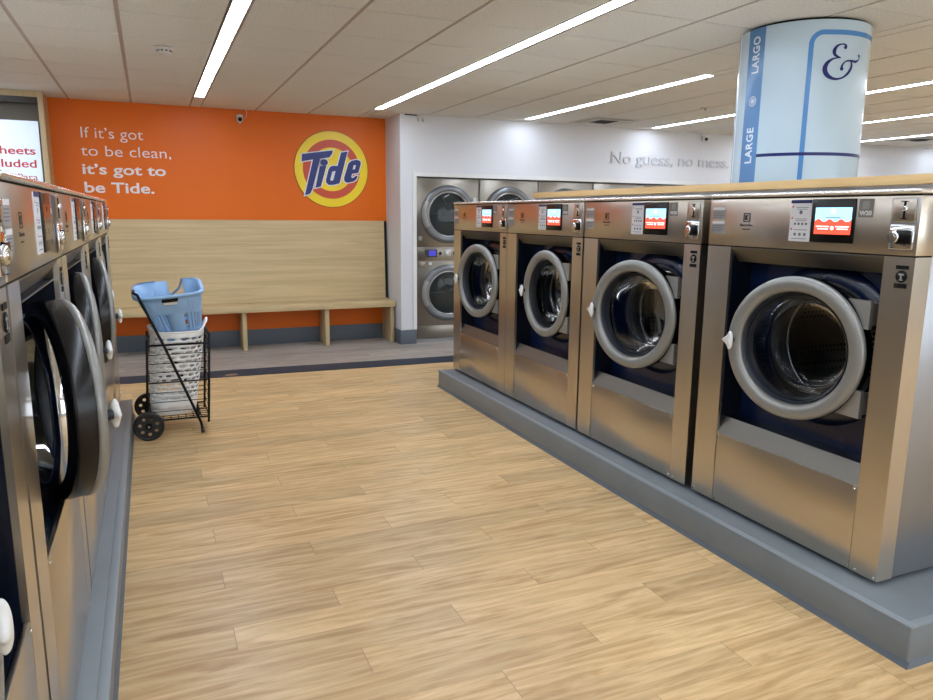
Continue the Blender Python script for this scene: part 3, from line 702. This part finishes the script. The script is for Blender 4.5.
    m = MB(); m.box((.958, -.0125, zt - .074), (.966, -.0095, zt - .012), .001); m.box((.950, -.0125, zt - .074), (.975, -.0095, zt - .070)); m.box((.946, -.0118, zt - .014), (.975, -.0095, zt - .011)); m.build('coin_slot', M['black'], k_)
    m = MB(); m.cyl((.962, 0, zt - .036), .009, -.016, -.01, 'y', 16, .003); m.build('return_button', M['chrome'], k_)
    m = MB(); m.box((.914, -.0125, zt - .178), (1.004, -.004, zt - .092), .004); m.build('lock_plate', M['chrome'], k_)
    m = MB(); m.box((.944, -.020, zt - .158), (.996, -.012, zt - .110), .004); m.build('coin_cup', M['black_gloss'], k_)
    m = MB(); m.cyl((.937, 0, zt - .136), .021, -.024, -.012, 'y', 24, .004); m.cyl((.937, 0, zt - .136), .010, -.027, -.024, 'y', 16); m.build('cam_lock', M['chrome'], k_)
    # round black warning sticker
    m = MB(); cx, cz = .972, 1.155
    m.lathe([(.001, -.003), (.021, -.003), (.021, -.0005)], (cx, 0, cz), 'y', 28); m.box((cx - .023, -.0028, cz + .025), (cx + .023, -.0005, cz + .038)); m.box((cx - .023, -.0028, cz - .041), (cx + .023, -.0005, cz - .025)); w_ = m.build('warning_sticker', M['black'], t)
    m = MB(); m.box((cx - .010, -.0036, cz + .004), (cx + .010, -.0031, cz + .010)); m.box((cx - .003, -.0036, cz - .012), (cx + .003, -.0031, cz + .006)); m.box((cx - .008, -.0036, cz - .014), (cx + .008, -.0031, cz - .0115))
    m.build('sticker_print', M['grey_label'], w_)
    set_door(t, 0, 0)
    # adjustable feet
    for u in (.06, W - .06):
        for y in (.10, .68):
            m = MB(); m.cyl((u, y, 0), .022, 0, .012, 'z', 16, .003); m.cyl((u, y, 0), .009, .012, .022, 'z', 12); m.build('foot', M['dull_chrome'], t)
    return t
w0 = washer('washing_machine'); tag(w0, None, 'washing machine', 'coin washing machines')
rights = [(5.81, w0, 8, 'far end washer of the right row, its top mirroring the orange wall'),
          (4.79, None, 0, 'right row washer with its door shut deep in the navy recess, second from far end'),
          (3.757, None, 12, 'stainless washer in the right row, next to the nearest one'),
          (2.69, None, 12, 'nearest and largest stainless washer of the right row, open end of the row beside it')]
for y, o, dg, lb in rights:
    o = o or copy_tree(w0); set_door(o, dg, 0); o.location = (2.40, y, PZ + .001); o.rotation_euler = (0, 0, -PI / 2); o['label'] = lb
lefts = ['stainless washer at the bottom left corner, only its edge and white handle showing', 'nearest fully seen stainless washer of the left row, large black and silver door ring',
         'second washer back in the left row, between the large door ring and the farther doors', 'third washer back in the left row, next to the last one', 'last washer at the far end of the left row, beside the bench']
wl_ = washer('washing_machine', lit=False, zb=.545); tag(wl_, None, 'washing machine', 'coin washing machines')
for i, lb in enumerate(lefts):
    o = wl_ if i == 0 else copy_tree(wl_); o.location = (-.275, .70 + 1.04 * i, PZL + .001); o.rotation_euler = (0, 0, PI / 2); o['label'] = lb; set_door(o, (8.8, 19, 13.5, 14, 6)[i], (.06, .06, .07, .07, .07)[i])

# ================================================================== STACKED DRYERS
def dryer():
    t = empty('stacked_dryer'); W = .78
    m = MB(); m.box((0, .02, 0), (W, .9, 1.91)); m.build('cabinet', M['side'], t)
    for z0, z1, nm in ((.20, .962, 'lower_front'), (1.125, 1.91, 'upper_front')):
        m = MB(); m.box((.003, 0, z0), (W - .003, .02, z1), .002); m.build(nm, M['steel_dryer'], t)
    m = MB(); m.box((.003, -.002, .04), (W - .003, .02, .195), .002); m.build('kick_panel', M['steel_dryer'], t)
    m = MB(); m.box((.003, -.004, .966), (W - .003, .02, 1.121), .002); c = m.build('control_panel', M['steel_dryer'], t)
    m = MB(); m.box((.10, -.008, 1.005), (.25, -.003, 1.095)); s = m.build('display', M['black_gloss'], c)
    m = MB(); m.quad((.145, -.0085, 1.02), (.235, -.0085, 1.02), (.235, -.0085, 1.085), (.145, -.0085, 1.085)); m.build('display_screen', M['lcd'], s)
    for x in (.29, .47):
        m = MB(); m.cyl((x, 0, 1.05), .018, -.02, -.004, 'y', 18, .003); m.build('knob', M['black'], c)
    m = MB(); m.box((.34, -.009, 1.01), (.43, -.003, 1.095), .003); m.cyl((.385, 0, 1.03), .01, -.02, -.008, 'y', 12); m.build('coin_plate', M['dull_chrome'], c)
    m = MB(); m.box((.01, -.01, .90), (.10, -.001, .952), .003); m.build('coin_drawer', M['steel_dryer'], t)
    m = MB(); m.box((.15, -.004, .915), (.185, -.0005, .945)); m.build('small_label', M['paper'], t)
    m = MB(); m.box((.02, -.004, 1.20), (.062, -.0005, 1.25)); m.build('door_label', M['grey_label'], t)
    for zc in (.585, 1.50):
        C_ = (.385, 0, zc)
        m = MB(); m.lathe([(.335, 0), (.335, -.02), (.322, -.04), (.295, -.05), (.268, -.046), (.255, -.03), (.252, -.002)], C_, 'y', 64); d = m.build('dryer_door', M['dryer_ring'], t)
        m = MB(); m.lathe([(.262, -.042), (.254, -.048), (.246, -.04), (.246, -.018)], C_, 'y', 64); m.build('door_rim', M['dull_chrome'], d)
        m = MB(); m.lathe([(.247, -.02), (.2, -.03), (.1, -.036), (.001, -.038)], C_, 'y', 48); m.build('door_glass', M['glass'], d)
        m = MB(); m.lathe([(.246, -.016), (.245, .012)], C_, 'y', 64); m.disc((.385, -.004, zc), .245, 'y', 64); m.build('dark_drum', M['drum_dark'], d)
        m = MB()
        for a in (30, 100, 170): m.tube([(.385 + rr * math.cos(R(a + k * 3)), -.008, zc + rr * math.sin(R(a + k * 3))) for k, rr in enumerate((.04, .09, .14, .19, .24))], .004, 6)
        m.build('drum_rib', M['dull_chrome'], d)
        m = MB(); m.lathe([(.333, -.022), (.33, -.045), (.30, -.062), (.272, -.056), (.27, -.046)], C_, 'y', 10, a0=R(152), a1=R(208)); m.build('pull_handle', M['ring_light'], d)
    m = MB()
    for x, z in ((.73, 1.66), (.73, 1.34), (.73, .75), (.73, .42)): m.box((x - .03, -.014, z - .035), (x + .01, .0, z + .035), .004)
    m.build('hinge', M['dull_chrome'], t)
    return t
M['dryer_ring'] = mat('dryer_door_silver', (118, 121, 124), .6, .36)
M['drum_dark'] = mat('dryer_drum_steel', (112, 112, 108), .7, .45)
d0 = dryer()
dl = ['stacked double dryer at the left end of the wall niche, both round doors in view', 'stacked double dryer second from the left in the niche, mostly hidden by washers', 'stacked double dryer in the middle of the niche, only its top above the washers',
      'stacked double dryer fourth from the left in the niche, just its top edge in view', 'stacked double dryer at the right end of the niche behind the counter']
for i in range(5):
    o = d0 if i == 0 else copy_tree(d0); o.location = (2.83 + .79 * i, 7.985, 0.004); tag(o, dl[i], 'dryer', 'stacked dryers in the white wall niche')

# ================================================================== BENCH
t = empty('wall_bench', (0, 8.5, 0), 0, 'long pale oak bench with high backrest against the orange wall', 'bench')
m = MB(); m.box((-.8, -.40, .43), (2.608, -.015, .50), .003); m.build('seat', M['bench'], t)
m = MB(); m.poly([(-.085, .501), (-.055, .501), (-.014, 1.42), (-.040, 1.42)], 'x', -.8, 2.582); m.build('backrest', M['bench'], t)
m = MB(); m.poly([(-.08, .503), (-.02, .503), (-.012, 1.418), (-.034, 1.418)], 'x', 2.583, 2.612); m.build('end_gap_strip', M['gap'], t)
for x in (-.72, .03, .87, 1.78, 2.555):
    m = MB(); m.box((x, -.36, .004), (x + .045, -.02, .43), .002); m.build('leg_panel', M['bench_v'], t)
# small tan plate on the navy strip
m = MB(); m.lathe([(.001, .004), (.055, .004), (.06, 0)], (0, 0, 0), 'z', 24)
o = m.build('floor_plate', M['tan_plate']); o.location = (.62, 6.94, .006); o.scale = (1, .55, 1); tag(o, 'small oval tan plate lying on the navy floor strip', 'floor plate')

# ================================================================== CART
NX0, NX1, NY0, NY1 = -.065, .325, 5.16, 5.58
def lean(p): return (p[0] + .055 * (p[2] - .6), p[1], p[2])
t = empty('shopping_cart', (0, 0, 0), 0, 'black folding wire shopping cart parked at the end of the left plinth', 'cart')
zt, zb = .625, .11
for (x, y) in ((NX0, NY0), (NX1, NY0), (NX0, NY1), (NX1, NY1)):
    m = MB(); m.tube([lean((x, y, zb - (.04 if x > 0 else .0))), lean((x, y, zt + (.05 if x > 0 else .04)))], .008, 8); m.build('upright', M['black'], t)
def loop(z): return [lean(p) for p in ((NX0, NY0, z), (NX1, NY0, z), (NX1, NY1, z), (NX0, NY1, z))]
for z, r in ((zt, .0075), (.37, .005), (zb, .006)):
    m = MB(); m.tube(loop(z), r, 8, closed=True); m.build('frame_hoop', M['black'], t)
m = MB(); m.tube([lean(p) for p in ((NX1 + .002, NY0, zt + .05), (NX1, (NY0 + NY1) / 2, zt + .055), (NX1 + .002, NY1, zt + .05))], .008, 8); m.build('front_rail', M['black'], t)
m = MB()
for z in (.17, .235, .30, .44, .50, .56): m.tube(loop(z), .0028, 6, closed=True)
for i in range(1, 8): x = NX0 + (NX1 - NX0) * i / 8; m.tube([lean((x, NY0, zb + .005)), lean((x, NY1, zb + .005))], .0025, 6)
for i in range(1, 8): y = NY0 + (NY1 - NY0) * i / 8; m.tube([lean((NX0, y, zb)), lean((NX1, y, zb))], .0025, 6)
m.build('wire_grid', M['black'], t)
m = MB()
for y in (NY0 - .02, NY1 + .02): m.tube([(-.098, y, .965), (.05, y, .60), (.245, y, .075), (.252, y, .022)], .009, 8)
m.tube([(-.098, NY0 - .02, .965), (-.125, NY0 + .05, .975), (-.125, NY1 - .05, .975), (-.098, NY1 + .02, .965)], .009, 8); m.build('handle_bar', M['black'], t)
for y in (NY0 - .02, NY1 + .02):
    m = MB(); m.tube([(.250, y, .035), (.254, y, .004)], .0125, 10); m.build('foot_cap', M['rubber'], t)
m = MB(); m.tube([(-.085, NY0 - .10, .097), (-.085, NY1 + .1, .097)], .006, 8); m.build('axle', M['dull_chrome'], t)
for s_, y in ((1, NY0 - .075), (-1, NY1 + .075)):
    m = MB(); c = (-.085, y, .097)
    m.lathe([(.0965, -.014), (.0965, .014), (.086, .017), (.080, .012), (.080, -.012), (.086, -.017)], c, 'y', 40, close=True); wl = m.build('wheel', M['wheel'], t)
    polys = [[(.082 * math.cos(2 * PI * i / 40), .082 * math.sin(2 * PI * i / 40)) for i in range(40)]]
    for k_ in range(7):
        a = 2 * PI * k_ / 7 + .3; polys.append([(.055 * math.cos(a) + .012 * math.cos(-2 * PI * i / 14), .055 * math.sin(a) + .012 * math.sin(-2 * PI * i / 14)) for i in range(14)])
    m = MB(); m.merge(shape_bm(polys, 0, .012), plane_mtx((c[0], y + .006, c[2]), '-y')); m.build('wheel_web', M['wheel'], wl)
    m = MB(); m.cyl(c, .022, -.02, .02, 'y', 20, .004); m.build('hub', M['black_gloss'], wl)

# perforated shell: surf(u, v) -> point; cells get an oval or slot hole
def perforated(surf, nu, nv, hole, stagger=True, k=12, closed=True, skip=None):
    m = MB(); cache = {}
    def V(u, v):
        if closed: u = u % 1.0
        key = (round(u * 20000), round(v * 20000))
        if key not in cache: cache[key] = m.bm.verts.new(surf(u, v))
        return cache[key]
    for j in range(nv):
        off = .5 if (stagger and j % 2) else 0
        for i in range(nu):
            u0, u1, v0, v1 = (i + off) / nu, (i + 1 + off) / nu, j / nv, (j + 1) / nv; um, vm = (u0 + u1) / 2, (v0 + v1) / 2
            if not closed and (u1 > 1.0001): continue
            bd = [(u1, vm), (u1, v1), (um, v1), (u0, v1), (u0, vm), (u0, v0), (um, v0), (u1, v0)]
            h = hole(um, j) if not (skip and skip(um, j)) else None
            if not h: m.bm.faces.new([V(*p) for p in bd]).smooth = True; continue
            hw, hh, ex = h; hw *= (u1 - u0) / 2; hh *= (v1 - v0) / 2
            inner = []
            for q in range(8 * 2):
                a = 2 * PI * q / 16; ca, sa = math.cos(a), math.sin(a)
                inner.append(m.bm.verts.new(surf(um + hw * math.copysign(abs(ca) ** ex, ca), vm + hh * math.copysign(abs(sa) ** ex, sa))))
            for q in range(8):
                A, B = V(*bd[q]), V(*bd[(q + 1) % 8]); i0, i1, i2 = inner[2 * q], inner[2 * q + 1], inner[(2 * q + 2) % 16]
                for f in ((A, B, i1), (A, i1, i0), (B, i2, i1)):
                    try: m.bm.faces.new(f).smooth = True
                    except ValueError: pass
    return m
def superoval(a, cx, cy, rx, ry, e=.75):
    ca, sa = math.cos(a), math.sin(a); return (cx + rx * math.copysign(abs(ca) ** e, ca), cy + ry * math.copysign(abs(sa) ** e, sa))
# white hamper
t = empty('laundry_hamper', (.12, 5.37, .118), 0, 'tall white perforated plastic laundry hamper standing in the cart', 'laundry hamper')
def hs(u, v):
    x, y = superoval(2 * PI * u, -.040 + .056 * v, 0, .152 + .024 * v, .142 + .028 * v); return Vector((x, y, .045 + .535 * v + .03 * max(0, math.cos(4 * PI * u)) * max(0, v - .85) / .15 * (1 if v > .85 else 0)))
m = perforated(hs, 18, 17, lambda u, j: None if j in (0, 1, 16) else (.74, .62, .9), True); o = m.build('basket_wall', M['basket_white'], t)
sd = o.modifiers.new('solid', 'SOLIDIFY'); sd.thickness = .003; sd.offset = 0
m = MB(); n = 48; rgs = []
for (zz, ex) in ((.045, 0), (.006, -.004), (0, -.02)):
    rgs.append([m.bm.verts.new((*superoval(2 * PI * i / n, -.040, 0, .152 + ex, .142 + ex), zz)) for i in range(n)])
for A, B in zip(rgs, rgs[1:]):
    for i in range(n): m.bm.faces.new((A[i], A[(i + 1) % n], B[(i + 1) % n], B[i])).smooth = True
m.bm.faces.new(rgs[-1]); m.build('base', M['basket_white'], t)
m = MB(); m.tube([hs(i / 64, 1) for i in range(64)], .007, 8, closed=True); m.build('rim', M['basket_white'], t)
m = MB(); m.tube([(.175, -.06, .59), (.205, -.04, .635), (.21, 0, .65), (.205, .04, .635), (.175, .06, .59)], .008, 8); m.tube([(-.153, -.06, .58), (-.168, -.03, .610), (-.168, .03, .610), (-.153, .06, .58)], .008, 8); m.build('carry_handle', M['basket_white'], t)
# blue basket
t = empty('laundry_basket', (.13, 5.385, .645), 0, 'light blue slotted plastic laundry basket resting on top of the white hamper', 'laundry basket')
t.rotation_euler = (R(11), R(-5), 0)
def bs(u, v):
    rx, ry = .132 + .078 * v, .105 + .075 * v; x, y = superoval(2 * PI * u, .03 - .04 * v, 0, rx, ry, .38); return Vector((x, y, .01 + .345 * v))
def bhole(u, j):
    if j in (0, 3): return None
    if j == 1: return (.45, .7, .35)
    return (.34, .8, .4)
def rowmap(v):      # four bands of unequal height
    z = [0, .05, .20, .62, 1]; q = v * 4; i = min(int(q), 3); return z[i] + (z[i + 1] - z[i]) * (q - i)
bsm = lambda u, v: bs(u, rowmap(v))
m = perforated(bsm, 40, 4, bhole, False)
# notch in the back wall and grip slot in the front wall
kill = []
for f in m.bm.faces:
    c = f.calc_center_median()
    if c.y > .1 and abs(c.x - .0) < .055 and c.z > .23 and len(f.verts) > 4: kill.append(f)
bmesh.ops.delete(m.bm, geom=kill, context='FACES')
o = m.build('basket_wall', M['basket_blue'], t); sd = o.modifiers.new('solid', 'SOLIDIFY'); sd.thickness = .004; sd.offset = 0
m = MB(); n = 48; rgs = []
for (zz, ex) in ((.012, 0), (.002, -.012), (.0, -.03)):
    rgs.append([m.bm.verts.new((*superoval(2 * PI * i / n, .03, 0, .132 + ex, .105 + ex, .38), zz)) for i in range(n)])
for A, B in zip(rgs, rgs[1:]):
    for i in range(n): m.bm.faces.new((A[i], A[(i + 1) % n], B[(i + 1) % n], B[i])).smooth = True
m.bm.faces.new(rgs[-1]); m.build('base', M['basket_blue'], t)
m = MB(); pts = []
for i in range(97):
    u = i / 96; p = bs(u, 1); 
    if p.y > .1 and abs(p.x) < .062: p = Vector((p.x, p.y - .022, .245))
    elif p.y > .1 and abs(p.x) < .072: p = Vector((p.x, p.y - .01, .30))
    pts.append(p + Vector((0, 0, .0)))
prev = None
for i, p in enumerate(pts[:-1]):
    c = Vector((-.01, 0, p.z)); d = (p - c).normalized()
    q = [m.bm.verts.new(p + d * a + Vector((0, 0, b_))) for a, b_ in ((-.002, .004), (.012, .005), (.018, -.002), (.018, -.016), (.013, -.016), (.012, -.003), (-.002, -.003))]
    if prev:
        for k_ in range(6): m.bm.faces.new((prev[k_], prev[k_ + 1], q[k_ + 1], q[k_])).smooth = True
    else: first = q
    prev = q
for k_ in range(6): m.bm.faces.new((prev[k_], prev[k_ + 1], first[k_ + 1], first[k_])).smooth = True
m.build('rim', M['basket_blue'], t)
m = MB(); m.box((-.060, -.190, .312), (.040, -.172, .332), .002); m.build('grip_slot', M['black'], t)
m = MB(); m.box((-.052, -.187, .291), (.036, -.168, .310), .003); m.build('grip_bar', M['white_plastic'], t)
